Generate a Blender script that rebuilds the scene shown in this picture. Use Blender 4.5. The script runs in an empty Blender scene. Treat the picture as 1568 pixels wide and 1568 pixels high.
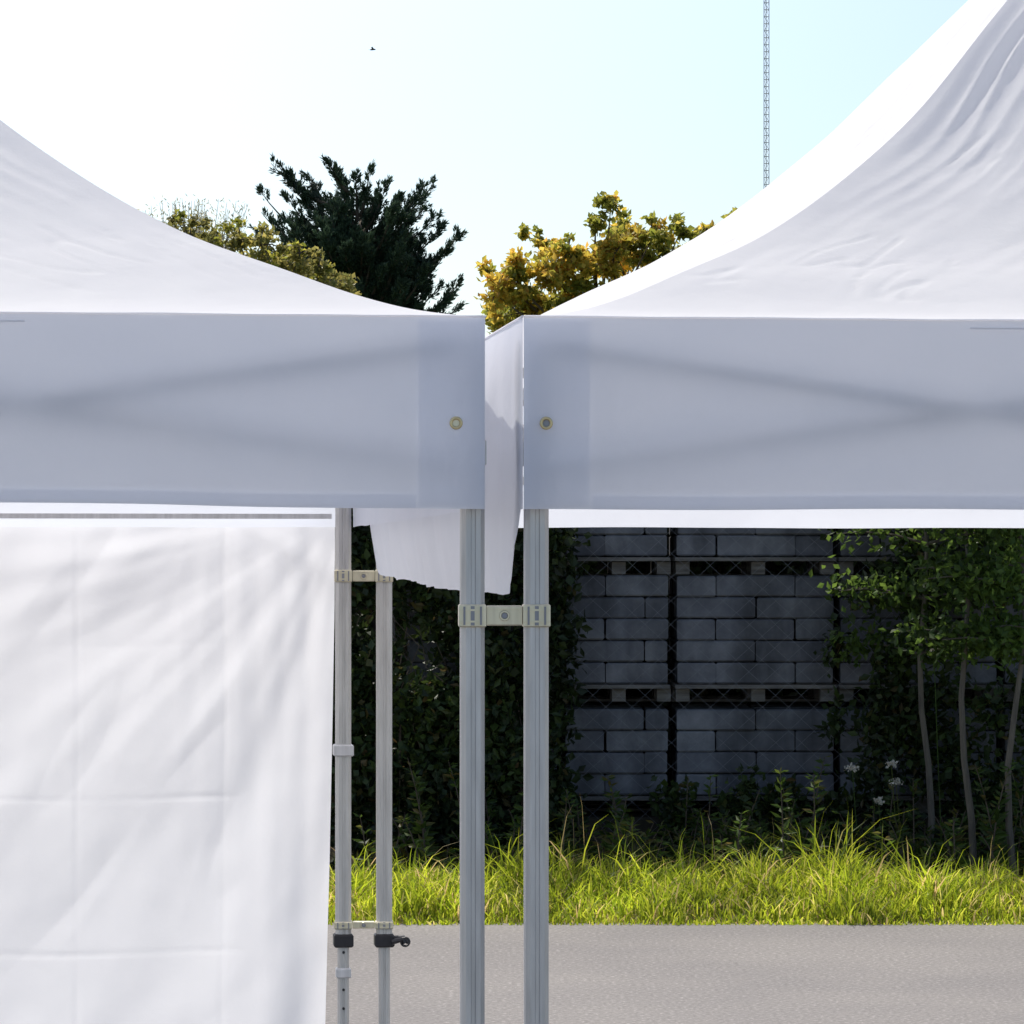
import bpy, math, random
import numpy as np
from mathutils import Vector, noise as mn
random.seed(7); rng=np.random.default_rng(7)
scene=bpy.context.scene
scene.view_settings.view_transform='Standard'
try: scene.view_settings.look='None'
except Exception: pass
scene.view_settings.exposure=0
HC=1.85; F=5350.0
def W(px,py,d): return np.array([(px-784)/F*d, d, HC-(py-859)/F*d])

# ---------------- world / sun / camera
SUN_EL=math.radians(54); SUN_AZ=math.radians(-34)   # azimuth measured from +Y towards +X
tosun=Vector((math.sin(SUN_AZ)*math.cos(SUN_EL),math.cos(SUN_AZ)*math.cos(SUN_EL),math.sin(SUN_EL)))
w=bpy.data.worlds.new("World"); scene.world=w; w.use_nodes=True
nt=w.node_tree; bg=nt.nodes['Background']
sky=nt.nodes.new('ShaderNodeTexSky'); sky.sky_type='NISHITA'; sky.sun_disc=False
sky.sun_elevation=SUN_EL; sky.sun_rotation=SUN_AZ; sky.dust_density=1.0; sky.air_density=1.0; sky.ozone_density=2.2
# haze glow added to the sky colour: whitens it progressively towards the sun
tc=nt.nodes.new('ShaderNodeTexCoord'); dt=nt.nodes.new('ShaderNodeVectorMath'); dt.operation='DOT_PRODUCT'; dt.inputs[1].default_value=tuple(tosun)
nt.links.new(tc.outputs['Generated'],dt.inputs[0])
mr=nt.nodes.new('ShaderNodeMapRange'); mr.inputs['From Min'].default_value=.45; mr.inputs['From Max'].default_value=.70; mr.inputs['To Min'].default_value=0; mr.inputs['To Max'].default_value=1.0
nt.links.new(dt.outputs['Value'],mr.inputs['Value'])
pw=nt.nodes.new('ShaderNodeMath'); pw.operation='POWER'; pw.inputs[1].default_value=1.9; nt.links.new(mr.outputs[0],pw.inputs[0])
hz_=nt.nodes.new('ShaderNodeMix'); hz_.data_type='RGBA'; hz_.blend_type='ADD'; hz_.inputs[7].default_value=(4.0,3.4,2.6,1)
nt.links.new(pw.outputs[0],hz_.inputs[0]); nt.links.new(sky.outputs[0],hz_.inputs[6]); nt.links.new(hz_.outputs[2],bg.inputs[0]); bg.inputs[1].default_value=0.15
sd=bpy.data.lights.new("sun","SUN"); sd.energy=5.0; sd.angle=math.radians(0.6); sd.color=(1,0.95,0.87)
so=bpy.data.objects.new("sun",sd); scene.collection.objects.link(so)
so.rotation_euler=tosun.to_track_quat('Z','Y').to_euler(); so.location=(-20,30,40)
cd=bpy.data.cameras.new("camera"); cam=bpy.data.objects.new("camera",cd); scene.collection.objects.link(cam)
cam.location=(0,0,HC); cam.rotation_euler=(math.radians(90),0,0)
cd.lens=36*F/1568; cd.sensor_width=36; cd.shift_y=75/1568; cd.clip_end=3000; cd.clip_start=0.1
scene.camera=cam

# ---------------- materials
def newmat(name):
    m=bpy.data.materials.new(name); m.use_nodes=True; n=m.node_tree; n.nodes.clear()
    out=n.nodes.new('ShaderNodeOutputMaterial'); return m,n,out
def ramp(n,stops):
    r=n.nodes.new('ShaderNodeValToRGB'); e=r.color_ramp.elements
    while len(e)<len(stops): e.new(0.5)
    for i,(p,c) in enumerate(stops): e[i].position=p; e[i].color=(*c,1)
    return r
def noise_tex(n,scale,detail=4,vec=None,rough=.5):
    t=n.nodes.new('ShaderNodeTexNoise'); t.inputs['Scale'].default_value=scale; t.inputs['Detail'].default_value=detail
    t.inputs['Roughness'].default_value=rough
    tc=n.nodes.new('ShaderNodeTexCoord')
    if vec:
        mp=n.nodes.new('ShaderNodeMapping'); mp.inputs['Scale'].default_value=vec
        n.links.new(tc.outputs['Object'],mp.inputs[0]); n.links.new(mp.outputs[0],t.inputs['Vector'])
    else: n.links.new(tc.outputs['Object'],t.inputs['Vector'])
    return t
def fabric(name,c1,c2,trans,tcol=None,bump=.15):
    m,n,out=newmat(name)
    t=noise_tex(n,6,5); r=ramp(n,[(.3,c1),(.7,c2)]); n.links.new(t.outputs[0],r.inputs[0])
    d=n.nodes.new('ShaderNodeBsdfPrincipled'); d.inputs['Roughness'].default_value=.85; d.inputs['Specular IOR Level'].default_value=.05
    tr=n.nodes.new('ShaderNodeBsdfTranslucent')
    n.links.new(r.outputs[0],d.inputs['Base Color'])
    if tcol: tr.inputs[0].default_value=(*tcol,1)
    else: n.links.new(r.outputs[0],tr.inputs[0])
    mx=n.nodes.new('ShaderNodeMixShader'); mx.inputs[0].default_value=trans
    n.links.new(d.outputs[0],mx.inputs[1]); n.links.new(tr.outputs[0],mx.inputs[2]); n.links.new(mx.outputs[0],out.inputs[0])
    t2=noise_tex(n,14,5,rough=.6); b=n.nodes.new('ShaderNodeBump'); b.inputs['Strength'].default_value=bump; b.inputs['Distance'].default_value=.01
    n.links.new(t2.outputs[0],b.inputs['Height']); n.links.new(b.outputs[0],d.inputs['Normal']); n.links.new(b.outputs[0],tr.inputs['Normal'])
    return m
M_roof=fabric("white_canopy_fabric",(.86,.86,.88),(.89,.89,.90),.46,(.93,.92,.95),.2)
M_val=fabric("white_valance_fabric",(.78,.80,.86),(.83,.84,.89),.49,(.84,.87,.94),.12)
M_patch=fabric("patch_fabric",(.78,.80,.86),(.82,.84,.88),.80,(.91,.93,.98),.05)
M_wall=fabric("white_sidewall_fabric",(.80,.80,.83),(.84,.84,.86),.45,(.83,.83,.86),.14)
def metal(name,col,rough,metallic=.75,streak=True):
    m,n,out=newmat(name); p=n.nodes.new('ShaderNodeBsdfPrincipled')
    t=noise_tex(n,30,4,(3,3,.3)); r=ramp(n,[(.3,tuple(c*.8 for c in col)),(.7,col)])
    n.links.new(t.outputs[0],r.inputs[0]); n.links.new(r.outputs[0],p.inputs['Base Color'])
    p.inputs['Metallic'].default_value=metallic; p.inputs['Roughness'].default_value=rough
    n.links.new(p.outputs[0],out.inputs[0]); return m
M_alu=metal("brushed_aluminium",(.65,.64,.63),.42,.5)
M_alud=metal("aluminium_dark",(.33,.34,.37),.5,.5)
M_clamp=metal("cast_aluminium",(.82,.76,.58),.36,.6)  # warm reflection on the cast metal is put into its base colour
M_brass=metal("brass",(.75,.62,.35),.35,.8)
M_black=metal("black_plastic",(.02,.02,.025),.5,0)
M_whitep=metal("white_plastic",(.7,.7,.72),.4,0)
M_mast=metal("painted_steel",(.50,.52,.55),.6,.1)
def leafmat(name,stops,trans=.35,patch=1.0,lo=.55,hue=.485):
    m,n,out=newmat(name)
    g=n.nodes.new('ShaderNodeNewGeometry'); r=ramp(n,stops); n.links.new(g.outputs['Random Per Island'],r.inputs[0])
    t=noise_tex(n,patch,3); r2=ramp(n,[(.35,(lo,lo,lo)),(.65,(1.25,1.2,1.1))]); n.links.new(t.outputs[0],r2.inputs[0])
    mu=n.nodes.new('ShaderNodeMix'); mu.data_type='RGBA'; mu.blend_type='MULTIPLY'; mu.inputs[0].default_value=1
    n.links.new(r.outputs[0],mu.inputs[6]); n.links.new(r2.outputs[0],mu.inputs[7])
    p=n.nodes.new('ShaderNodeBsdfPrincipled'); p.inputs['Roughness'].default_value=.5; p.inputs['Specular IOR Level'].default_value=.3
    tr=n.nodes.new('ShaderNodeBsdfTranslucent'); mx=n.nodes.new('ShaderNodeMixShader'); mx.inputs[0].default_value=trans
    n.links.new(mu.outputs[2],p.inputs['Base Color'])
    hs=n.nodes.new('ShaderNodeHueSaturation'); hs.inputs['Value'].default_value=2.0; hs.inputs['Hue'].default_value=hue
    n.links.new(mu.outputs[2],hs.inputs['Color']); n.links.new(hs.outputs[0],tr.inputs[0])
    n.links.new(p.outputs[0],mx.inputs[1]); n.links.new(tr.outputs[0],mx.inputs[2]); n.links.new(mx.outputs[0],out.inputs[0]); return m
M_grass=leafmat("grass_blades",[(0,(.13,.20,.015)),(.5,(.26,.34,.022)),(.82,(.38,.43,.04)),(.9,(.42,.38,.14)),(1,(.36,.27,.14))],.55,1.8,.55,.49)
M_hedge=leafmat("hedge_leaves",[(0,(.014,.025,.010)),(.6,(.028,.05,.014)),(.93,(.045,.075,.017)),(1,(.11,.08,.035))],.25,.9)
M_sap=leafmat("sapling_leaves",[(0,(.04,.08,.018)),(1,(.09,.16,.03))],.5,2)
M_weed=leafmat("weed_leaves",[(0,(.03,.06,.012)),(.7,(.06,.11,.02)),(1,(.12,.10,.03))],.4,2)
M_syg=leafmat("sycamore_green",[(0,(.12,.15,.025)),(.6,(.22,.24,.04)),(1,(.34,.31,.06))],.55,.7,.7)
M_syy=leafmat("sycamore_yellow",[(0,(.25,.26,.04)),(.5,(.42,.35,.05)),(.85,(.54,.42,.07)),(1,(.34,.19,.05))],.55,.7,.7)
M_cyp=leafmat("cypress_foliage",[(0,(.024,.048,.034)),(.7,(.044,.080,.048)),(1,(.08,.12,.07))],.15,.8)
M_oliv=leafmat("shrub_leaves",[(0,(.14,.16,.05)),(1,(.32,.29,.08))],.45,1)
M_pale=leafmat("willow_twigs",[(0,(.26,.27,.17)),(1,(.42,.40,.28))],.35,1)
M_flow=leafmat("white_blossom",[(0,(.32,.32,.30)),(1,(.5,.5,.46))],.3,1)
def simple(name,stops,scale,vec=None,bump=.3,dist=.01,rough=.9,detail=8):
    m,n,out=newmat(name); p=n.nodes.new('ShaderNodeBsdfPrincipled'); p.inputs['Roughness'].default_value=rough
    t=noise_tex(n,scale,detail,vec,.65); r=ramp(n,stops); n.links.new(t.outputs[0],r.inputs[0]); n.links.new(r.outputs[0],p.inputs['Base Color'])
    b=n.nodes.new('ShaderNodeBump'); b.inputs['Strength'].default_value=bump; b.inputs['Distance'].default_value=dist
    n.links.new(t.outputs[0],b.inputs['Height']); n.links.new(b.outputs[0],p.inputs['Normal']); n.links.new(p.outputs[0],out.inputs[0]); return m,n,p,r
M_bark=simple("bark",[(.3,(.05,.035,.025)),(.7,(.13,.10,.07))],8,(4,4,.6))[0]
M_barkp=simple("pale_bark",[(.3,(.07,.06,.05)),(.7,(.15,.13,.10))],8,(4,4,.6))[0]
M_dark=simple("dark_fill",[(.3,(.02,.016,.01)),(.7,(.07,.055,.035))],5)[0]  # dark fill: shade inside the hedge, and the base under the stacks
M_verge=simple("verge_soil",[(.3,(.08,.06,.03)),(.7,(.22,.17,.09))],9)[0]
M_ground=simple("field_ground",[(.3,(.04,.06,.02)),(.7,(.09,.10,.04))],.6)[0]
M_wood=simple("weathered_pallet_wood",[(.3,(.07,.065,.06)),(.7,(.19,.18,.165))],5,(1,8,8))[0]
M_wire=metal("galvanised_wire",(.24,.25,.27),.6,.2)
M_block,nb,pb,rb=simple("concrete_block",[(.25,(.095,.10,.112)),(.5,(.15,.155,.17)),(.75,(.225,.228,.24))],6,None,.8,.015)
gi=nb.nodes.new('ShaderNodeNewGeometry'); rr=ramp(nb,[(0,(.78,.78,.80)),(1,(1.12,1.12,1.1))]); nb.links.new(gi.outputs['Random Per Island'],rr.inputs[0])
mu=nb.nodes.new('ShaderNodeMix'); mu.data_type='RGBA'; mu.blend_type='MULTIPLY'; mu.inputs[0].default_value=1
nb.links.new(rb.outputs[0],mu.inputs[6]); nb.links.new(rr.outputs[0],mu.inputs[7])
ts=noise_tex(nb,1.6,5,(2.6,1,.6)); rs=ramp(nb,[(.35,(.48,.48,.48)),(.62,(1.1,1.1,1.1))]); nb.links.new(ts.outputs[0],rs.inputs[0])
mu2=nb.nodes.new('ShaderNodeMix'); mu2.data_type='RGBA'; mu2.blend_type='MULTIPLY'; mu2.inputs[0].default_value=1
nb.links.new(mu.outputs[2],mu2.inputs[6]); nb.links.new(rs.outputs[0],mu2.inputs[7]); nb.links.new(mu2.outputs[2],pb.inputs['Base Color'])
M_asph,na,pa,ra=simple("asphalt",[(.3,(.14,.130,.123)),(.55,(.22,.207,.198)),(.72,(.40,.38,.36))],48,None,.6,.012,.85,6)
t2=noise_tex(na,.7,5); r2=ramp(na,[(.3,(.84,.83,.84)),(.7,(1.1,1.08,1.05))]); na.links.new(t2.outputs[0],r2.inputs[0])
mu=na.nodes.new('ShaderNodeMix'); mu.data_type='RGBA'; mu.blend_type='MULTIPLY'; mu.inputs[0].default_value=1
na.links.new(ra.outputs[0],mu.inputs[6]); na.links.new(r2.outputs[0],mu.inputs[7]); na.links.new(mu.outputs[2],pa.inputs['Base Color'])

# ---------------- mesh helpers
def obj(name,verts,faces,mats,parent=None,smooth=False,midx=None):
    me=bpy.data.meshes.new(name); me.from_pydata([tuple(map(float,v)) for v in verts],[],[tuple(map(int,f)) for f in faces])
    if not isinstance(mats,(list,tuple)): mats=[mats]
    for m in mats: me.materials.append(m)
    if midx is not None: me.polygons.foreach_set('material_index',np.array(midx,dtype=np.int32))
    if smooth: me.polygons.foreach_set('use_smooth',np.ones(len(me.polygons),dtype=bool))
    me.update()
    o=bpy.data.objects.new(name,me); scene.collection.objects.link(o)
    if parent: o.parent=parent
    return o
def empty(name):
    e=bpy.data.objects.new(name,None); scene.collection.objects.link(e); return e
class MB:
    def __init__(s): s.v=[];s.f=[];s.m=[]
    def add(s,v,f,m=0):
        o=len(s.v); s.v.extend([tuple(x) for x in v]); s.f.extend([tuple(i+o for i in q) for q in f]); s.m.extend([m]*len(f))
    def box(s,c,ax,ay,az,hx,hy,hz,m=0,bev=0.0):
        c=np.array(c,float);ax=np.array(ax,float);ay=np.array(ay,float);az=np.array(az,float)
        V=[];k=[(-1,-1),(1,-1),(1,1),(-1,1)]
        if bev>0:
            for z,i in ((-hz,bev),(-hz+bev,0),(hz-bev,0),(hz,bev)):
                for a,b in k: V.append(c+ax*a*(hx-i)+ay*b*(hy-i)+az*z)
            Fc=[(3,2,1,0),(12,13,14,15)]
            for r in range(3):
                for j in range(4): Fc.append((r*4+j,r*4+(j+1)%4,r*4+4+(j+1)%4,r*4+4+j))
        else:
            for z in (-hz,hz):
                for a,b in k: V.append(c+ax*a*hx+ay*b*hy+az*z)
            Fc=[(3,2,1,0),(4,5,6,7)]+[(j,(j+1)%4,4+(j+1)%4,4+j) for j in range(4)]
        s.add(V,Fc,m)
    def tube(s,pts,rad,n=6,m=0,cap=True):
        pts=[np.array(p,float) for p in pts]; V=[];Fc=[]
        for i,p in enumerate(pts):
            d=pts[min(i+1,len(pts)-1)]-pts[max(i-1,0)]; d=d/(np.linalg.norm(d)+1e-9)
            up=np.array([0,0,1.]) if abs(d[2])<.9 else np.array([1.,0,0])
            a=np.cross(d,up);a/=np.linalg.norm(a);b=np.cross(d,a)
            r=rad[i] if hasattr(rad,'__len__') else rad
            for k in range(n):
                t=2*math.pi*k/n; V.append(p+r*(math.cos(t)*a+math.sin(t)*b))
        for i in range(len(pts)-1):
            for k in range(n): Fc.append((i*n+k,i*n+(k+1)%n,(i+1)*n+(k+1)%n,(i+1)*n+k))
        if cap: Fc.append(tuple(range(n-1,-1,-1))); Fc.append(tuple((len(pts)-1)*n+k for k in range(n)))
        s.add(V,Fc,m)
    def torus(s,c,ax,ay,R,r,n=24,k=8,m=0):
        c=np.array(c,float);ax=np.array(ax,float);ay=np.array(ay,float);az=np.cross(ax,ay);V=[];Fc=[]
        for i in range(n):
            t=2*math.pi*i/n;d=math.cos(t)*ax+math.sin(t)*ay
            for j in range(k):
                p=2*math.pi*j/k; V.append(c+d*(R+r*math.cos(p))+az*r*math.sin(p))
        for i in range(n):
            for j in range(k): Fc.append((i*k+j,((i+1)%n)*k+j,((i+1)%n)*k+(j+1)%k,i*k+(j+1)%k))
        s.add(V,Fc,m)
    def make(s,name,mats,parent=None,smooth=False): return obj(name,s.v,s.f,mats,parent,smooth,s.m)
def gridmesh(name,fn,nu,nv,mat,parent,smooth=True):
    V=[fn(i/nu,j/nv) for j in range(nv+1) for i in range(nu+1)]
    Fc=[(j*(nu+1)+i,j*(nu+1)+i+1,(j+1)*(nu+1)+i+1,(j+1)*(nu+1)+i) for j in range(nv) for i in range(nu)]
    return obj(name,V,Fc,mat,parent,smooth)
def N3(x,y,z=0.): return mn.noise(Vector((x,y,z)))
def sstep(x,a,b):
    t=min(max((x-a)/(b-a),0),1); return t*t*(3-2*t)

def rand_unit(n):
    v=rng.normal(size=(n,3)); return v/np.linalg.norm(v,axis=1)[:,None]
def leaves(C,L,Wd,D=None,spread=1.0):
    n=len(C); R=rand_unit(n)
    d=R if D is None else D+R*spread; d=d/np.linalg.norm(d,axis=1)[:,None]
    s=np.cross(d,rand_unit(n)); s/=np.linalg.norm(s,axis=1)[:,None]+1e-9
    nn=np.cross(d,s)
    L=np.broadcast_to(L,(n,))[:,None]; Wd=np.broadcast_to(Wd,(n,))[:,None]
    v0=C; v1=C+d*L*.45+s*Wd*.5+nn*L*.08; v2=C+d*L; v3=C+d*L*.45-s*Wd*.5+nn*L*.08
    V=np.stack([v0,v1,v2,v3],1).reshape(-1,3); Fc=np.arange(4*n).reshape(n,4); return V,Fc
def join(parts,name,mats,parent=None):
    V=[];Fc=[];mi=[];o=0
    for v,f,m in parts:
        v=np.asarray(v); V.append(v)
        if isinstance(f,np.ndarray): Fc.extend((f+o).tolist())
        else: Fc.extend([tuple(i+o for i in q) for q in f])
        mi.extend([m]*len(f)); o+=len(v)
    return obj(name,np.concatenate(V),Fc,mats,parent,False,mi)

# ---------------- ground & road
g=600
obj("ground",[(-g,-g,-.004),(g,-g,-.004),(g,g,-.004),(-g,g,-.004)],[(0,1,2,3)],M_ground)
xs=np.linspace(-40,40,1200); V=[];
for x in xs: V.append((x,-30,0.0)); V.append((x,17.85+.10*N3(x*1.3,3)+.05*N3(x*9,1)+.03*N3(x*25,1),0.0))
obj("asphalt_road",V,[(2*i,2*i+2,2*i+3,2*i+1) for i in range(len(xs)-1)],M_asph)

# ---------------- tents
hx=np.array([0,.06,.115,.2,.292,.351,.43,.541,.673,.74,.85,1.0])
hz=np.array([2.231,2.246,2.272,2.328,2.390,2.441,2.523,2.660,2.872,2.978,3.15,3.38])
hh_=np.diff(hx);dl=np.diff(hz)/hh_;ms=np.zeros(len(hx));ms[0]=.15;ms[-1]=dl[-1]
for i in range(1,len(hx)-1): ms[i]=2*dl[i-1]*dl[i]/(dl[i-1]+dl[i])
tt_=np.linspace(0,1,401);zz_=[]
for t in tt_:
    i=min(max(np.searchsorted(hx,t)-1,0),len(hx)-2); h=hh_[i];q=(t-hx[i])/h
    zz_.append((2*q**3-3*q*q+1)*hz[i]+(q**3-2*q*q+q)*h*ms[i]+(-2*q**3+3*q*q)*hz[i+1]+(q**3-q*q)*h*ms[i+1])
zz_=np.array(zz_); kk=np.ones(13)/13; zp=np.concatenate([np.full(6,zz_[0]),zz_,zz_[-1]+(np.arange(1,7))*(zz_[-1]-zz_[-2])]); zz_=np.convolve(zp,kk,'valid'); zz_[0]=2.231
def H(t):
    q=t*400;i=min(int(q),399);return zz_[i]+(zz_[i+1]-zz_[i])*(q-i)
U=np.array([-.115,.9934]); 
def tent(name,C,mirror):
    C=np.array(C,float)
    w2=np.array([.9934,.115])*(-1 if mirror else 1)
    S=3.0; E=empty(name); seed=11 if mirror else 37
    def P(a,b,z): q=C+w2*a+U*b; return (q[0],q[1],z)
    def face(k):
        def fn(s,v):
            t=v**.9*.995; 
            a0=1.5*t+s*(S-3*t); b0=1.5*t
            edge=min(s,1-s)*(S-3*t)
            m=sstep(edge,0,.06)
            z=H(t)
            e2=min(a0-b0,S-a0-b0)
            q=N3(e2*7+seed,(a0+b0)*.9,k); q2=N3(e2*19+2*N3(a0*2,b0*2,3),(a0+b0)*1.7,k+5)
            wr=q*.010+(abs(q2)**.8)*(-.012)+N3(e2*40,(a0+b0)*5,k)*.0022
            wr*=sstep(t,.30,.66)*(.2+.8*sstep(1.1-e2,0,1))
            sm=N3(a0*3,b0*6,seed)*.004*sstep(t,0,.08)+N3(a0*11,b0*16,seed+3)*.0012*sstep(t,.02,.15)+N3(e2*22,(a0+b0)*3,seed+6)*.0016*sstep(t,.1,.3)
            cr=abs(N3(e2*14+seed*2,(a0+b0)*3.1,9)); sm-=.0030*max(0,1-cr*16)*sstep(N3(a0*4,b0*4,21),.1,.3)*sstep(t,.06,.14)
            z+=(wr+sm)*m
            if k in(1,3): z+=(.055*math.sin(math.pi*s)*sstep(t,0,.16)*(1-.75*sstep(t,.5,.75)) if not mirror else -.015*math.sin(math.pi*s)*sstep(t,0,.3))
            else: z-=.02*math.sin(math.pi*s)*math.sin(math.pi*t)
            if k==0: a,b=a0,b0
            elif k==1: a,b=b0,a0
            elif k==2: a,b=a0,S-b0
            else: a,b=S-b0,a0
            return P(a,b,z)
        return fn
    for k,nm in enumerate(("roof_front","roof_side","roof_back","roof_far_side")):
        gridmesh(nm,face(k),(280 if k<2 else 60),(190 if k<2 else 40),M_roof,E)
    zt=2.231
    def val(k,drop,off=0,s0=0,s1=1,v0=0,v1=1):
        def fn(s,v):
            q=s0+(s1-s0)*s; x=q*S; vv=v0+(v1-v0)*v
            zb=drop+.004*N3(x*2.3,seed)
            if k==0 and mirror: zb-=.009*sstep(x,.05,.8)
            z=zt-vv*zb+.0015*N3(x*7,k+seed)*(1-vv)
            n=.013*N3(x*1.6,vv*1.1,seed+k)*vv+.007*N3(x*5+vv*2,vv*1.5,seed+k+2)*math.sin(math.pi*min(vv*1.0,1))+.002*N3(x*30,0,k)*vv+.0016*N3(x*14+vv*5,vv*6,k)*vv
            n*=sstep(x,0,.05)
            n+=off
            if k==0: return P(x,-.001-n,z)
            if k==1: return P(-.001-n,x,z)
            if k==2: return P(x,S+.001+n,z)
            return P(S+.001+n,x,z)
        return fn
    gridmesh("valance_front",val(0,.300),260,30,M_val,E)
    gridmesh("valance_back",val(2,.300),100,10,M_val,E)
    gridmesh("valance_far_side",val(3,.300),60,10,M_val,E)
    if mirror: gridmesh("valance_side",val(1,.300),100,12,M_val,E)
    else:
        def bf(x):
            r=.30+.135*sstep(x,.02,.20)**.6
            r-=.02*sstep(x,.9,3.0)
            return r-.10*sstep(x,2.85,3.0)
        def fn(s,v):
            x=s*S; dr=bf(x); z=zt-v*dr+.004*N3(x*9,2)*v
            bow=.030*math.sin(math.pi*v)*sstep(x,.1,.5)
            n=bow+.018*N3(x*4,v*1.5,5)*v+.014*N3(x*14+v,v*2,9)*v
            n*=sstep(x,0,.05)
            return P(-.001-n,x,z)
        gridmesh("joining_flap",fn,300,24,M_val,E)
    cw=.105/3.0
    gridmesh("corner_patch",val(0,.300,-.0035,.001,cw,0.01,.985),16,12,M_patch,E)
    gridmesh("hem",val(0,.300,-.0030,.036,1,.925,.995),200,2,M_patch,E)
    mb=MB(); pts=[P(x,-.0015,zt+.0005+.0015*N3(x*7,seed)) for x in np.linspace(0,S,80)]; mb.tube(pts,.0020,5); 
    pts=[P(-.0015,x,zt+.0005) for x in np.linspace(0,S,60)]; mb.tube(pts,.0020,5)
    mb.make("eave_piping",[M_roof],E,True)
    w3=np.array([w2[0],w2[1],0]); zz=np.array([0,0,1.])
    mb=MB(); mb.box(P(.80,-.008,zt-.013),w3,np.cross(zz,w3),zz,.09,.0006,.0012); mb.make("top_seam",[M_roof],E)
    mb=MB()
    ga=.045 if mirror else .035
    gc=np.array(P(ga,-.006,HC+(859-648)/982))
    mb.torus(gc,w3,zz,.0078,.0026,28,8)
    cb=MB(); cb.tube([gc+np.array([0,.001,0]),gc+np.array([0,.0035,0])],.0065,16)
    mb.make("eyelet_ring",[M_brass],E,True); cb.make("eyelet_hole",[M_clamp if mirror else M_alud],E)
    u3=np.array([U[0],U[1],0])
    def leg(nm,q,holes):
        mb=MB()
        def prism(z0,z1,R,m=0):
            prof=[(-1,-.62),(-.62,-1),(-.22,-1),(-.15,-.86),(.15,-.86),(.22,-1),(.62,-1),(1,-.62),(1,-.2),(.88,-.14),(.88,.14),(1,.2),(1,.62),(.62,1),(-.62,1),(-1,.62),(-1,.2),(-.88,.14),(-.88,-.14),(-1,-.2)]
            V=[];n=len(prof)
            for z in (z0,z1):
                for a,b in prof: V.append((q[0]+R*(a*w3[0]+b*u3[0]),q[1]+R*(a*w3[1]+b*u3[1]),z))
            mb.add(V,[(i,(i+1)%n,n+(i+1)%n,n+i) for i in range(n)]+[tuple(range(n-1,-1,-1)),tuple(range(n,2*n))],m)
        prism(.95,2.20,.0185); prism(.02,.949,.0135)
        if holes:
            for z in np.arange(.10,.92,.045):
                c=np.array([q[0],q[1],z])-u3*.0136
                mb.tube([c,c+u3*.001],.0035,10,1)
        mb.box((q[0],q[1],.01),w3,u3,zz,.045,.045,.01,0,.003)
        mb.box((q[0],q[1],.938),w3,u3,zz,.0235,.0235,.016,1,.004)
        if not (mirror and holes): mb.tube([np.array([q[0],q[1],.94])+w3*.02*(1),np.array([q[0],q[1],.942])+w3*.046,np.array([q[0],q[1],.93])+w3*.058],[.008,.008,.004],8,1)
        mb.box((q[0],q[1],2.02),w3,u3,zz,.0205,.0205,.022,0,.004)
        mb.make(nm,[M_alu,M_black],E)
    fi,bi=(.0135,.021) if mirror else (.0265,.0165)
    for nm,(a,b) in {"leg_front_inner":(fi,.055),"leg_front_outer":(S-.021,.055),"leg_back_inner":(bi,S-.025),"leg_back_outer":(S-.021,S-.025)}.items():
        p=P(a,b,0); leg(nm,p,mirror and 'back' in nm)
    mb=MB()
    def bar(p,q): 
        p=np.array(p);q=np.array(q);d=q-p;L=np.linalg.norm(d);d/=L
        n=np.cross(d,zz);n/=np.linalg.norm(n);mb.box((p+q)/2,d,n,np.cross(d,n),L/2,.0035,.010)
    h1,h2=2.19,2.00
    for i in range(2):
        for b in (.026,S-.05):
            a0,a1=i*1.35+.05,i*1.35+1.38
            bar(P(a0,b,h1),P(a1,b,h2)); bar(P(a0,b+.010,h2),P(a1,b+.010,h1))
        for a in (.06,S-.05):
            bar(P(a,i*1.5+.05,h1),P(a,i*1.5+1.48,h2)); bar(P(a+.012,i*1.5+.05,h2),P(a+.012,i*1.5+1.48,h1))
    for (a,b) in ((1.5,.05),(1.5,2.95),(.06,1.5),(2.94,1.5)):
        bar(P(a,b,h1),P(1.5+(a-1.5)*.03,1.5+(b-1.5)*.03,2.60)); 
    mb.tube([P(1.5,1.5,2.48),P(1.5,1.5,3.34)],.016,8)
    mb.make("scissor_truss",[M_alu],E)
    return E,P,w3,u3
TL,PL,wL,uL=tent("canopy_tent",(-.043,5.45),True)
TR,PR,wR,uR=tent("canopy_tent",(.018,5.45),False)
zz=np.array([0,0,1.])
def clamp(nm,pl,pr,z,h,par,bolt=True):
    pl=np.array(pl);pr=np.array(pr);pl[2]=pr[2]=z; d=pr-pl;L=np.linalg.norm(d);d/=L; n=np.cross(d,zz)
    if n[1]>0:n=-n
    mb=MB()
    for q in (pl,pr):
        mb.box(q,d,n,zz,.0215,.0225,h/2,0,.002)
        mb.box(q+n*.023,d,n,zz,.0030,.0015,h*.42,1)
        mb.box(q+n*.023-d*.013,d,n,zz,.0016,.002,h*.40,1)
        mb.box(q+n*.023+d*.013,d,n,zz,.0016,.002,h*.40,1)
        mb.box(q+n*.0235+zz*h*.25,d,n,zz,.020,.0012,.0015,0); mb.box(q+n*.0235-zz*h*.25,d,n,zz,.020,.0012,.0015,0)
    mb.box((pl+pr)/2,d,n,zz,L/2-.0225,.014,h*.44,0,.002)
    c=(pl+pr)/2+n*.014
    mb.torus(c,d,zz,.0065,.0022,20,6,0); mb.tube([c-n*.001,c+n*.002],.0045,10,1)
    mb.box(c+zz*h*.33,d,n,zz,L/2-.026,.0015,.0016,0)
    mb.make(nm,[M_clamp,M_alud],par)
fL=PL(.0135,.055,0); fR=PR(.0265,.055,0); bL=PL(.021,2.975,0); bR=PR(.0165,2.975,0)
clamp("leg_clamp_front",fL,fR,1.764,.036,TL)
clamp("leg_clamp_back",bL,bR,1.814,.030,TL)
clamp("leg_clamp_low",bL,bR,.975,.018,TL)
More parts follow.
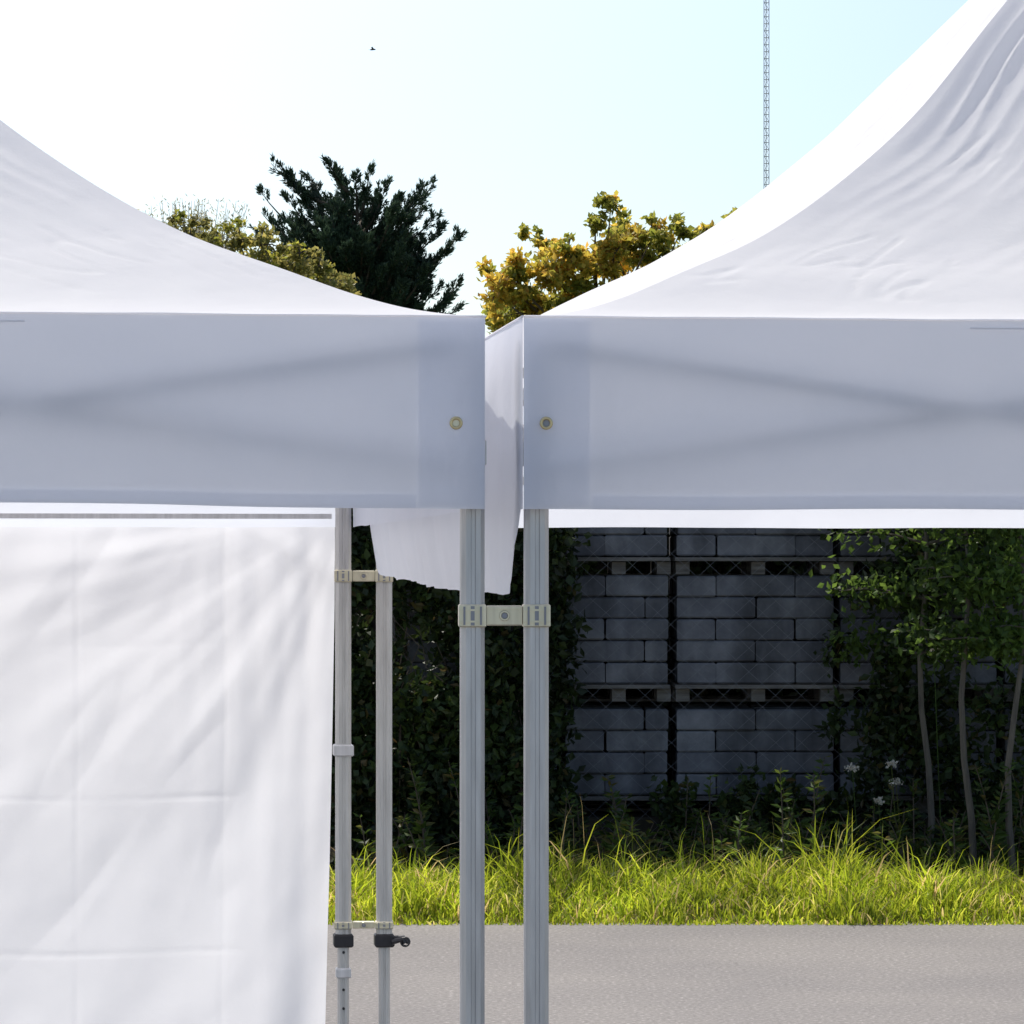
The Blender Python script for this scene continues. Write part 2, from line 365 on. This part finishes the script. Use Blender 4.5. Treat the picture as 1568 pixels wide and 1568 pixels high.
mb=MB(); mb.box((bL[0],bL[1],1.395),wL,uL,zz,.024,.024,.014,0,.003); mb.box((bL[0],bL[1],.86),wL,uL,zz,.018,.018,.012,0,.003)
mb.make("wall_clip",[M_whitep],TL)
mb=MB(); c=np.array([bR[0],bR[1]-.03,.936]); mb.tube([c+wR*.02,c+wR*.045+zz*.006,c+wR*.05-zz*.004],[.007,.006,.004],8)
mb.torus(c+wR*.052,wR,zz,.010,.0028,16,6); mb.make("lock_lever",[M_black],TR)
# ---- sidewall hanging on the back of the left tent
def wall(s,v):
    x=.036+s*2.9; dz=v*1.93; z=1.950-dz+.004*N3(x*3,1)-.006*sstep(x,0,.8)
    xr=x-.036; 
    x-= -(.035*sstep(dz,0,1.9)*math.exp(-xr/.25))*1.0
    r=math.hypot(xr+.02,dz+.02); th=math.atan2(dz+.02,xr+.02)
    a=.040*sstep(r,.03,.7)*math.exp(-r/1.6)*(1-.4*sstep(xr,.5,1.0))
    n=a*N3(th*4.2+.3*r,r*.6,3)*1.2+a*.24*N3(th*11,r*1.2,8)
    x2=xr-.28; r2=math.hypot(x2,dz+.02); th2=math.atan2(dz+.02,x2)
    n+=.013*sstep(r2,.02,.35)*math.exp(-r2/.8)*N3(th2*4,r2*.9,12)
    n+=.016*math.exp(-xr/.35)*N3(xr*24,dz*.5,4)*sstep(dz,-.1,.25)*math.exp(-dz/.7)
    n+=.036*math.exp(-((xr-.05)/.055)**2)*sstep(dz,.1,1.2)
    for cx in (.265,.62,.975,1.33,1.69,2.05,2.4):
        q=(xr-cx-.004*N3(dz*3,cx))/.006; n+=.0044*math.exp(-q*q)*(.6+.6*N3(dz*3,cx*7)); 
    for cz,am in ((.30,.3),(.67,1.),(1.04,.8),(1.41,.6)):
        q=(dz-cz-.006*N3(xr*4,cz))/.006; n+=.0042*am*math.exp(-q*q)*(.5+.8*N3(xr*3,cz*5))*sstep(xr,.2,.3)
    px=((xr-.265)/.355)%1; pz=((dz-.30)/.37)%1
    n+=.015*math.sin(math.pi*px)*math.sin(math.pi*pz)*N3(math.floor((xr-.265)/.355)*1.7+.3,math.floor((dz-.3)/.37)*1.3+.4,2)*sstep(xr,.2,.4)
    al=xr*.55+dz*.83; ac=xr*.83-dz*.55
    rd=abs(N3(ac*4.2,al*1.1,26))
    n+=.022*N3(ac*3.2,al*.9,6)+.006*N3(ac*10,al*2.2,16)+.0014*N3(xr*14,dz*14,6)+.007*max(0,1-rd*6)*sstep(N3(xr*2.2,dz*1.6,33),-.15,.25)*sstep(xr,.15,.35)
    return PL(x,3.055-n,z)
gridmesh("sidewall",wall,420,300,M_wall,TL)
mb=MB(); mb.box((np.array(PL(.05,2.955,1.957))+np.array(PL(2.95,2.955,1.957)))/2,wL,uL,zz,1.45,.004,.006); mb.make("wall_rail",[M_whitep],TL)

# ---------------- verge + grass
def vh(x,y):
    return .10*sstep(y,17.8,18.5)+.02*N3(x*1.5,y*2)*sstep(y,17.75,18.2)+.015*N3(x*6,y*6,3)*sstep(y,17.8,18.2)-.006
V=[];nx,ny=260,24
for j in range(ny+1):
    for i in range(nx+1):
        x=-13+26*i/nx;y=17.72+ (24-17.72)*(j/ny)**1.6; V.append((x,y,vh(x,y)))
obj("verge_soil",V,[(j*(nx+1)+i,j*(nx+1)+i+1,(j+1)*(nx+1)+i+1,(j+1)*(nx+1)+i) for j in range(ny) for i in range(nx)],M_verge,None,True)
def blades(n,x0,x1,y0,y1,hmin,hmax,wd,lean=.5,clump=True,tuft=0):
    X=rng.uniform(x0,x1,n);Y=y0+(y1-y0)*rng.random(n)
    if tuft:
        cx=rng.uniform(x0,x1,tuft);cy=rng.uniform(y0,y1,tuft);ci=rng.integers(0,tuft,n); X=cx[ci]+rng.normal(size=n)*.05;Y=cy[ci]+rng.normal(size=n)*.04
    K=np.array([N3(x*3.1,y*1.8,9)*.8+.5 for x,y in zip(X,Y)]); K=np.clip(K,0,1)
    hh=(hmin+(hmax-hmin)*rng.random(n)**1.5)*(.5+1.0*K if clump else 1)
    hh*=np.clip((Y-y0+.12*np.array([N3(x*2.5,5.) for x in X]))/.22,.25,1)
    ang=rng.uniform(0,2*math.pi,n)
    if tuft: ang=np.arctan2(Y-cy[ci],X-cx[ci])
    dx,dy=np.cos(ang),np.sin(ang); ln=lean*hh*rng.random(n)
    Z=np.array([vh(x,y) for x,y in zip(X,Y)])
    B=np.stack([X,Y,Z],1); D=np.stack([dx,dy,0*dx],1); ra=rng.uniform(0,math.pi,n); S=np.stack([np.cos(ra),np.sin(ra)*.6,0*ra],1)
    wv=(wd*(.6+.8*rng.random(n)))[:,None]; up=np.array([0,0,1.])
    h=hh[:,None];l=ln[:,None]
    v=[B-S*wv,B+S*wv,B+up*h*.5+D*l*.25+S*wv*.85,B+up*h*.5+D*l*.25-S*wv*.85,B+up*h*.82+D*l*.62+S*wv*.5,B+up*h*.82+D*l*.62-S*wv*.5,B+up*h*.97+D*l*1.15]
    V=np.stack(v,1).reshape(-1,3); b=np.arange(n)[:,None]*7
    Q=np.concatenate([b+np.array([0,1,2,3]),b+np.array([3,2,4,5])]); T=b+np.array([5,4,6])
    return V,[tuple(q) for q in Q.tolist()]+[tuple(t) for t in T.tolist()]
parts=[]
v,f=blades(25000,-3.2,4.2,17.74,18.65,.06,.17,.0050,1.2);parts.append((v,f,0))
v,f=blades(3800,-3.2,4.2,17.95,18.7,.11,.24,.0050,1.2,True,230);parts.append((v,f,0))
v,f=blades(600,-3.2,4.2,18.1,18.7,.20,.34,.0050,1.0,True,70);parts.append((v,f,0))
v,f=blades(190,-3.2,4.2,18.2,18.7,.24,.42,.0030,.5);parts.append((v,f,0))
v,f=blades(7000,-12,-3.2,17.76,18.9,.10,.26,.009,.9);parts.append((v,f,0))
v,f=blades(7000,4.2,12,17.76,18.9,.10,.26,.009,.9);parts.append((v,f,0))
join(parts,"grass",[M_grass])

# ---------------- block pallets
def pallet_stack(name,x0,x1,yc):
    E=empty(name); X=np.array([1.,0,0]);Y=np.array([0,1.,0]);dep=.5
    b=MB();p=MB(); w_=x1-x0; xc=(x0+x1)/2
    levels=[(.486,4),(1.135,5),(1.875,5)]
    p.box((xc,yc,.18),X,Y,zz,w_/2,dep*.95,.18,2,.01)
    for z0,nc in levels:
        for i,cc in enumerate(range(nc)):
            z=z0+cc*.1265+.063; bl=.46; off=0 if cc%2 else -.23
            xx=x0+off
            while xx<x1-.02:
                a=max(xx,x0);c=min(xx+bl,x1)
                if c-a>.04:
                    for yy in (-.36,-.12,.12,.36):
                        b.box(((a+c)/2+random.uniform(-.004,.004),yc+yy+random.uniform(-.012,.012),z+random.uniform(-.002,.002)),X,Y,zz,(c-a)/2-random.uniform(.002,.006),.117,.0605,0,.009)
                xx+=bl
        zt=z0-.004
        for yy in np.linspace(-.44,.44,5): p.box((xc,yc+yy-.04,zt-.011),X,Y,zz,w_/2+.01,.045,.011,0,.002)
        for yy in (-.42,0,.42): 
            for q in (-.46,0.02,.46): p.box((xc+q*w_,yc+yy,zt-.062),X,Y,zz,.04,.045,.037,0,.003)
            if yy!=-.42: p.box((xc,yc+yy,zt-.108),X,Y,zz,w_/2+.01,.045,.008,0,.002)
    b.make("concrete_blocks",[M_block],E); p.make("pallets",[M_wood,M_wood,M_dark],E)
def px2x(px,d): return (px-784)/F*d
YD=20.3
for a,b_ in ((1036,1277),(866,1023),(1287,1527),(622,854),(1538,1780)):
    pallet_stack("concrete_block_pallet",px2x(a,YD),px2x(b_,YD),YD+.48)
mb=MB(); yF=20.16; cell=.075; x0,x1=px2x(560,yF),px2x(1640,yF); zlo,zhi=.12,2.25; k=0; x=x0
while x<x1:
    pts=[];z=zlo;j=0
    while z<=zhi: pts.append((x+(cell/2 if (j+k)%2 else -cell/2)+.006*N3(x*3,z*3),yF+(.003 if j%2 else -.003)+.03*N3(x*2,z*2),z)); z+=cell/1.1; j+=1
    mb.tube(pts,.0010,3,0,False); x+=cell; k+=1
mb.tube([(x0,yF,zhi),(x1,yF,zhi)],.003,5)
for px in (600,1640): mb.tube([(px2x(px,yF),yF+.03,0),(px2x(px,yF),yF+.03,2.3)],.019,8)
mb.make("wire_mesh_fence",[M_wire])

# ---------------- foliage
def blob_leaves(n,c,r,L,Wd,shell=.5):
    c=np.array(c);r=np.array(r); u=rand_unit(n)*(shell+(1-shell)*rng.random(n)[:,None]); return leaves(c+u*r,L*(.6+.8*rng.random(n)),Wd*(.6+.8*rng.random(n)))
core=MB(); V=[];nx,nz=120,16
def hedge_y(x,z): return 21.9+.35*N3(x*1.1,z*1.3,4)-.25*(1-z/3.2)
def hedge_top(x): return 2.95+.25*N3(x*.9,2)
for j in range(nz+1):
    for i in range(nx+1):
        x=-13+26*i/nx; z=hedge_top(x)*.93*j/nz; V.append((x,hedge_y(x,z)+.1,z))
for i in range(nx+1):
    x=-13+26*i/nx; V.append((x,23.6,hedge_top(x)*.93))
for i in range(nx+1):
    x=-13+26*i/nx; V.append((x,23.8,0))
Fc=[(j*(nx+1)+i,j*(nx+1)+i+1,(j+1)*(nx+1)+i+1,(j+1)*(nx+1)+i) for j in range(nz+2) for i in range(nx)]
n=22000; X=rng.uniform(-3.4,4.4,n);Zr=rng.random(n)
C=np.array([(x,hedge_y(x,z*hedge_top(x))-.28*random.random()+.1,z*hedge_top(x)) for x,z in zip(X,Zr)])
lv,lf=leaves(C,.055+.04*rng.random(n),.04+.02*rng.random(n))
n=8000; X=rng.uniform(-13,13,n);Y=rng.uniform(21.7,23.7,n); C2=np.array([(x,y,hedge_top(x)*(.93+.08*random.random())) for x,y in zip(X,Y)])
lv2,lf2=leaves(C2,.09,.06)
n=9000; X=rng.uniform(-13,13,n);Zr=rng.random(n); C3=np.array([(x,hedge_y(x,z*hedge_top(x))-.2*random.random(),z*hedge_top(x)) for x,z in zip(X,Zr)])
lv3,lf3=leaves(C3,.10,.07)
join([(V,Fc,1),(lv,lf,0),(lv2,lf2,0),(lv3,lf3,0)],"hedge",[M_hedge,M_dark])  # core is a dark backing sheet painted as the shade behind the leaves
parts=[]
for i in range(150):
    px=random.uniform(470,848); z=random.uniform(.1,2.3); d=19.75+random.random()*.35+max(0,(px-800)/70)*.2
    v,f=blob_leaves(170,(px2x(px,d),d,z),(.22,.15,.20),.06,.042,.2);parts.append((v,f,0))
for i in range(46):
    px=random.uniform(1310,1620); z=random.uniform(.1,2.3); d=19.9+random.random()*.2
    v,f=blob_leaves(150,(px2x(px,d),d,z),(.2,.12,.2),.06,.042,.2);parts.append((v,f,0))
for i in range(56):
    px=random.choice([random.uniform(845,868),random.uniform(1272,1300),random.uniform(1010,1050),random.uniform(1080,1230)]); z=random.uniform(.1,2.1) if random.random()<.6 else random.uniform(.1,.5)
    if 1000<px<1240: z=random.uniform(.1,.6)
    d=20.08
    v,f=blob_leaves(45,(px2x(px,d),d,z),(.10,.06,.14),.055,.04,.1);parts.append((v,f,0))
mbs=MB()
for i in range(14):
    px=random.uniform(500,850); x=px2x(px,19.8); z=0.1; pts=[]
    for k in range(6): pts.append((x+.05*k*random.uniform(-1,1),19.85+random.uniform(-.05,.1),z)); z+=random.uniform(.2,.4)
    mbs.tube(pts,[.005,.005,.004,.004,.003,.002],5)
parts.append((mbs.v,mbs.f,1))
join(parts,"bramble_thicket",[M_hedge,M_bark])
parts=[]
for i in range(250):
    px=random.uniform(560,1600); d=random.uniform(18.9,19.9); x=px2x(px,d); h=random.uniform(.12,.38)*(1 if random.random()<.85 else 1.8)
    mbs=MB(); lean=random.uniform(-.12,.12); pts=[(x+lean*(k/4)**2,d,vh(x,d)+h*k/4) for k in range(5)]
    mbs.tube(pts,[.005,.005,.004,.003,.0015],4); parts.append((mbs.v,mbs.f,1))
    n=int(36*h/.5); t=rng.random(n); C=np.stack([x+lean*t**2,d+0*t,vh(x,d)+h*t],1)
    D=np.stack([rng.normal(size=n),rng.normal(size=n),.4+0*t],1); v,f=leaves(C,.05+.07*(1-t),.018+.02*(1-t),D,.3); parts.append((v,f,0))
join(parts,"weeds",[M_weed,M_bark])
parts=[]
for px,py,r in ((1430,996,.022),(1305,1175,.05),(1372,1197,.045),(1345,1226,.035),(1365,1170,.035)):
    c=W(px,py,19.35); mbs=MB(); mbs.tube([(c[0]+.05,19.35,.1),(c[0]+.02,19.35,c[2]*.6),c],[.004,.003,.002],5); parts.append((mbs.v,mbs.f,1))
    v,f=blob_leaves(55,c,(r,r,r*.45),.018,.015,.2); parts.append((v,f,0))
join(parts,"white_wildflowers",[M_flow,M_weed])
def sapling(name,px,lean,h,d):
    x=px2x(px,d); mbs=MB(); pts=[];
    for k in range(9): pts.append(np.array([x+lean*(k/8)**1.4+.03*math.sin(k*1.3+px),d+.02*math.sin(k),vh(x,d)-.02+h*k/8]))
    mbs.tube(pts,[.022-.0020*k for k in range(9)],7); parts=[]
    for i in range(32):
        k=random.randint(4,8); p=pts[k]; a=random.uniform(0,6.28); L=random.uniform(.25,.7)
        q=[p+np.array([math.cos(a)*L*t,math.sin(a)*L*.6*t,.35*L*t-.25*L*t*t]) for t in (0,.35,.7,1)]
        mbs.tube(q,[.009,.006,.004,.002],4)
        n=100; t=rng.random(n)*.9+.15; C=np.stack([p+np.array([math.cos(a)*L*tt,math.sin(a)*L*.6*tt,.35*L*tt-.25*L*tt*tt]) for tt in t])+rng.normal(size=(n,3))*.055
        v,f=leaves(C,.045+.02*rng.random(n),.026+.012*rng.random(n)); parts.append((v,f,0))
    parts.append((mbs.v,mbs.f,1)); join(parts,name,[M_sap,M_barkp])
sapling("sapling",1484,-.06,2.7,19.25); sapling("sapling",1548,.10,2.6,19.15); sapling("sapling",1420,-.05,2.5,19.75)
# ---------------- background trees
def grow(mbs,base,targets,r0,n=6):
    base=np.array(base,float)
    for tg in targets:
        tg=np.array(tg,float); mid=base+(tg-base)*.5+np.array([0,0,.12*np.linalg.norm(tg-base)])
        q1=base+(mid-base)*.5; q2=mid+(tg-mid)*.5; j=np.linalg.norm(tg-base)*.03
        pts=[base,q1+rng.normal(size=3)*j,mid+rng.normal(size=3)*j,q2+rng.normal(size=3)*j,tg]
        mbs.tube(pts,[r0,r0*.75,r0*.5,r0*.3,r0*.1],6,0)
def broadleaf(name,d,trunk_px,fork_py,clumps,leafL,mats,dens=1.0):
    parts=[];mbs=MB(); fork=W(trunk_px,fork_py,d)
    mbs.tube([(fork[0]-.1,d,0),(fork[0]+.05,d+.05,fork[2]*.4),(fork[0],d,fork[2])],[.20,.16,.13],9)
    for (px,py,r,mi) in clumps:
        dd=d+random.uniform(-.7,.7); c=W(px,py,dd); R=r/F*dd
        grow(mbs,fork,[c],.045)
        ns=max(5,int(r/3.0))
        for k in range(ns):
            u=rand_unit(1)[0]*R*random.uniform(.25,1.08); rr=R*random.uniform(.16,.36)+.02
            mbs.tube([c,c+u*.5+np.array([0,0,.03]),c+u],[.012,.008,.003],4,0)
            nn=int(dens*170*(rr/.2)**2)+10
            v,f=blob_leaves(nn,c+u,(rr*1.2,rr*1.2,rr*.8),leafL,leafL*.75,.05); parts.append((v,f,mi if random.random()<.8 else 1-mi))
    parts.append((mbs.v,mbs.f,2)); join(parts,name,mats+[M_bark])
broadleaf("sycamore_tree",40,930,640,[(935,318,24,0),(912,338,20,0),(945,350,28,0),(822,360,18,0),(800,358,11,0),(845,380,20,1),(790,425,45,1),(758,450,34,1),(745,415,14,1),(850,420,50,1),(905,395,45,1),(965,370,38,0),(1040,358,28,0),(1000,362,30,0),(1020,400,50,0),(1085,352,24,0),(1118,338,14,0),(960,430,55,1),(880,470,60,0),(765,490,42,0),(1080,400,50,0),(1140,390,40,0),(820,480,60,1),(960,480,70,0),(1060,450,60,0),(940,390,40,1),(870,385,30,1),(990,390,30,0)],.075,[M_syg,M_syy],.95)
broadleaf("shrub",45,430,640,[(368,368,26,0),(400,375,36,0),(455,400,34,0),(460,388,18,0),(490,408,26,0),(420,410,50,0),(330,355,16,0),(345,385,44,0),(500,440,50,0),(290,370,40,0)],.07,[M_oliv,M_syg],.9)
parts=[];mbs=MB(); b=W(300,560,50); mbs.tube([(b[0],50,0),(b[0],50.1,b[2]*.6),tuple(b)],[.15,.11,.08],8)
for i in range(90):
    px=random.uniform(205,385); py=random.uniform(300,350)+abs(px-330)*.05; t=W(px+random.uniform(-6,6),py,50+random.uniform(-.6,.6)); m=W(px*.6+290*.4,430,50)
    pts=[b,m,m*.4+t*.6+np.array([.05*random.uniform(-1,1),0,0]),t]; mbs.tube(pts,[.03,.010,.005,.002],4)
    n=22; tt=rng.random(n)**.6; C=m[None]*(1-tt[:,None])+t[None]*tt[:,None]+rng.normal(size=(n,3))*.05; v,f=leaves(C,.07,.018,np.array([[0,0,.6]]*n),.8); parts.append((v,f,0))
parts.append((mbs.v,mbs.f,1)); join(parts,"willow_tree",[M_pale,M_barkp])
# cypress: up-swept feathery boughs
parts=[];mbs=MB(); D0=60
base=W(560,560,D0); mbs.tube([(base[0],D0,0),(base[0],D0,base[2]*.6),tuple(base),tuple(W(545,350,D0))],[.32,.27,.2,.05],10)
tips=[]
outline=[(415,250),(398,292),(400,325),(425,345),(445,268),(470,270),(503,246),(530,285),(566,260),(592,280),(612,300),(648,285),(664,280),(650,318),(676,345),(704,358),(685,385),(668,405),(706,428),(692,455),(655,365),(640,400),(485,290),(545,270),(628,325),(440,300),(700,470),(392,350),(682,475),(410,380),(430,255),(600,325),(668,330),(690,370),(672,440),(580,290),(515,262),(455,290),(625,345)]
for (px,py) in outline: tips.append((W(px,py,D0+random.uniform(-.5,.5)),1))
for i in range(150):
    a=random.uniform(-.4,math.pi+.4); rr=random.uniform(.25,.84); px=542+math.cos(a)*138*rr; py=415-math.sin(a)*142*rr
    tips.append((W(px,py,D0+random.uniform(-1.3,1.3)),0))
for i in range(80): tips.append((W(random.uniform(420,670),random.uniform(400,560),D0+random.uniform(-1.4,1.4)),0))
for i,(t,o) in enumerate(tips):
    tx=(t[0]/D0)*F+784; ty=859-(t[2]-HC)*F/D0
    s=W(548+(tx-548)*.18, min(560,ty+38+abs(tx-548)*.22+random.uniform(0,30)),D0)
    ctrl=s+(t-s)*np.array([.60,.60,.26])
    def curve(u): return (1-u)**2*s+2*u*(1-u)*ctrl+u**2*t
    mbs.tube(list(curve(np.linspace(0,1,8)[:,None])),list(np.linspace(.04,.005,8)),5)
    L=np.linalg.norm(t-s)
    for k in range(int(9+L*8)):
        u0=1-.8*random.random()**1.1; u0=min(u0,.97); p=curve(u0); dr=2*(1-u0)*(ctrl-s)+2*u0*(t-ctrl); dr/=np.linalg.norm(dr)
        sd_=rand_unit(1)[0]; sd_[2]*=.5; dv=dr*.9+sd_*.65+np.array([0,0,.15]); dv/=np.linalg.norm(dv)
        ln=random.uniform(.14,.32)*(1.15-u0*.6); n=28; q=rng.random(n)[:,None]
        C=p+dv*ln*q+rng.normal(size=(n,3))*.026*(1.2-q); v,f=leaves(C,.06+.06*rng.random(n),.018+.014*rng.random(n),np.repeat(dv[None],n,0),.55); parts.append((v,f,0))
parts.append((mbs.v,mbs.f,1)); join(parts,"cypress_tree",[M_cyp,M_bark])
# ---------------- lattice mast
mb=MB(); D=200; x0=px2x(1173.5,D); h=46; R=.17
leg3=[(x0+R*math.cos(a),D+R*math.sin(a)) for a in (math.radians(210),math.radians(330),math.radians(90))]
for (x,y) in leg3: mb.tube([(x,y,0),(x,y,h)],.022,5)
k=0; z=.2
while z<h-.4:
    for i in range(3):
        p=leg3[i];q=leg3[(i+1)%3]; mb.tube([(p[0],p[1],z),(q[0],q[1],z)],.018,4,0,False)
        if k%2: p,q=q,p
        mb.tube([(p[0],p[1],z),(q[0],q[1],z+.4)],.011,4,0,False)
    z+=.4;k+=1
mb.make("lattice_mast",[M_mast])
# ---------------- bird
mb=MB(); c=W(571,76,110); mb.tube([c+np.array([-.10,0,-.01]),c+np.array([-.05,0,0]),c+np.array([.03,0,.01]),c+np.array([.09,0,.0])],[.006,.025,.028,.008],8)
mb.add([c+np.array([-.03,0,.01]),c+np.array([.04,0,.01]),c+np.array([-.01,.10,.08]),c+np.array([-.05,.17,.05])],[(0,1,2,3)])
mb.add([c+np.array([-.03,0,.01]),c+np.array([.04,0,.01]),c+np.array([-.01,-.10,.08]),c+np.array([-.05,-.17,.05])],[(3,2,1,0)])
mb.add([c+np.array([-.08,0,0]),c+np.array([-.14,.03,0]),c+np.array([-.14,-.03,0])],[(0,1,2)])
mb.make("bird",[M_black])
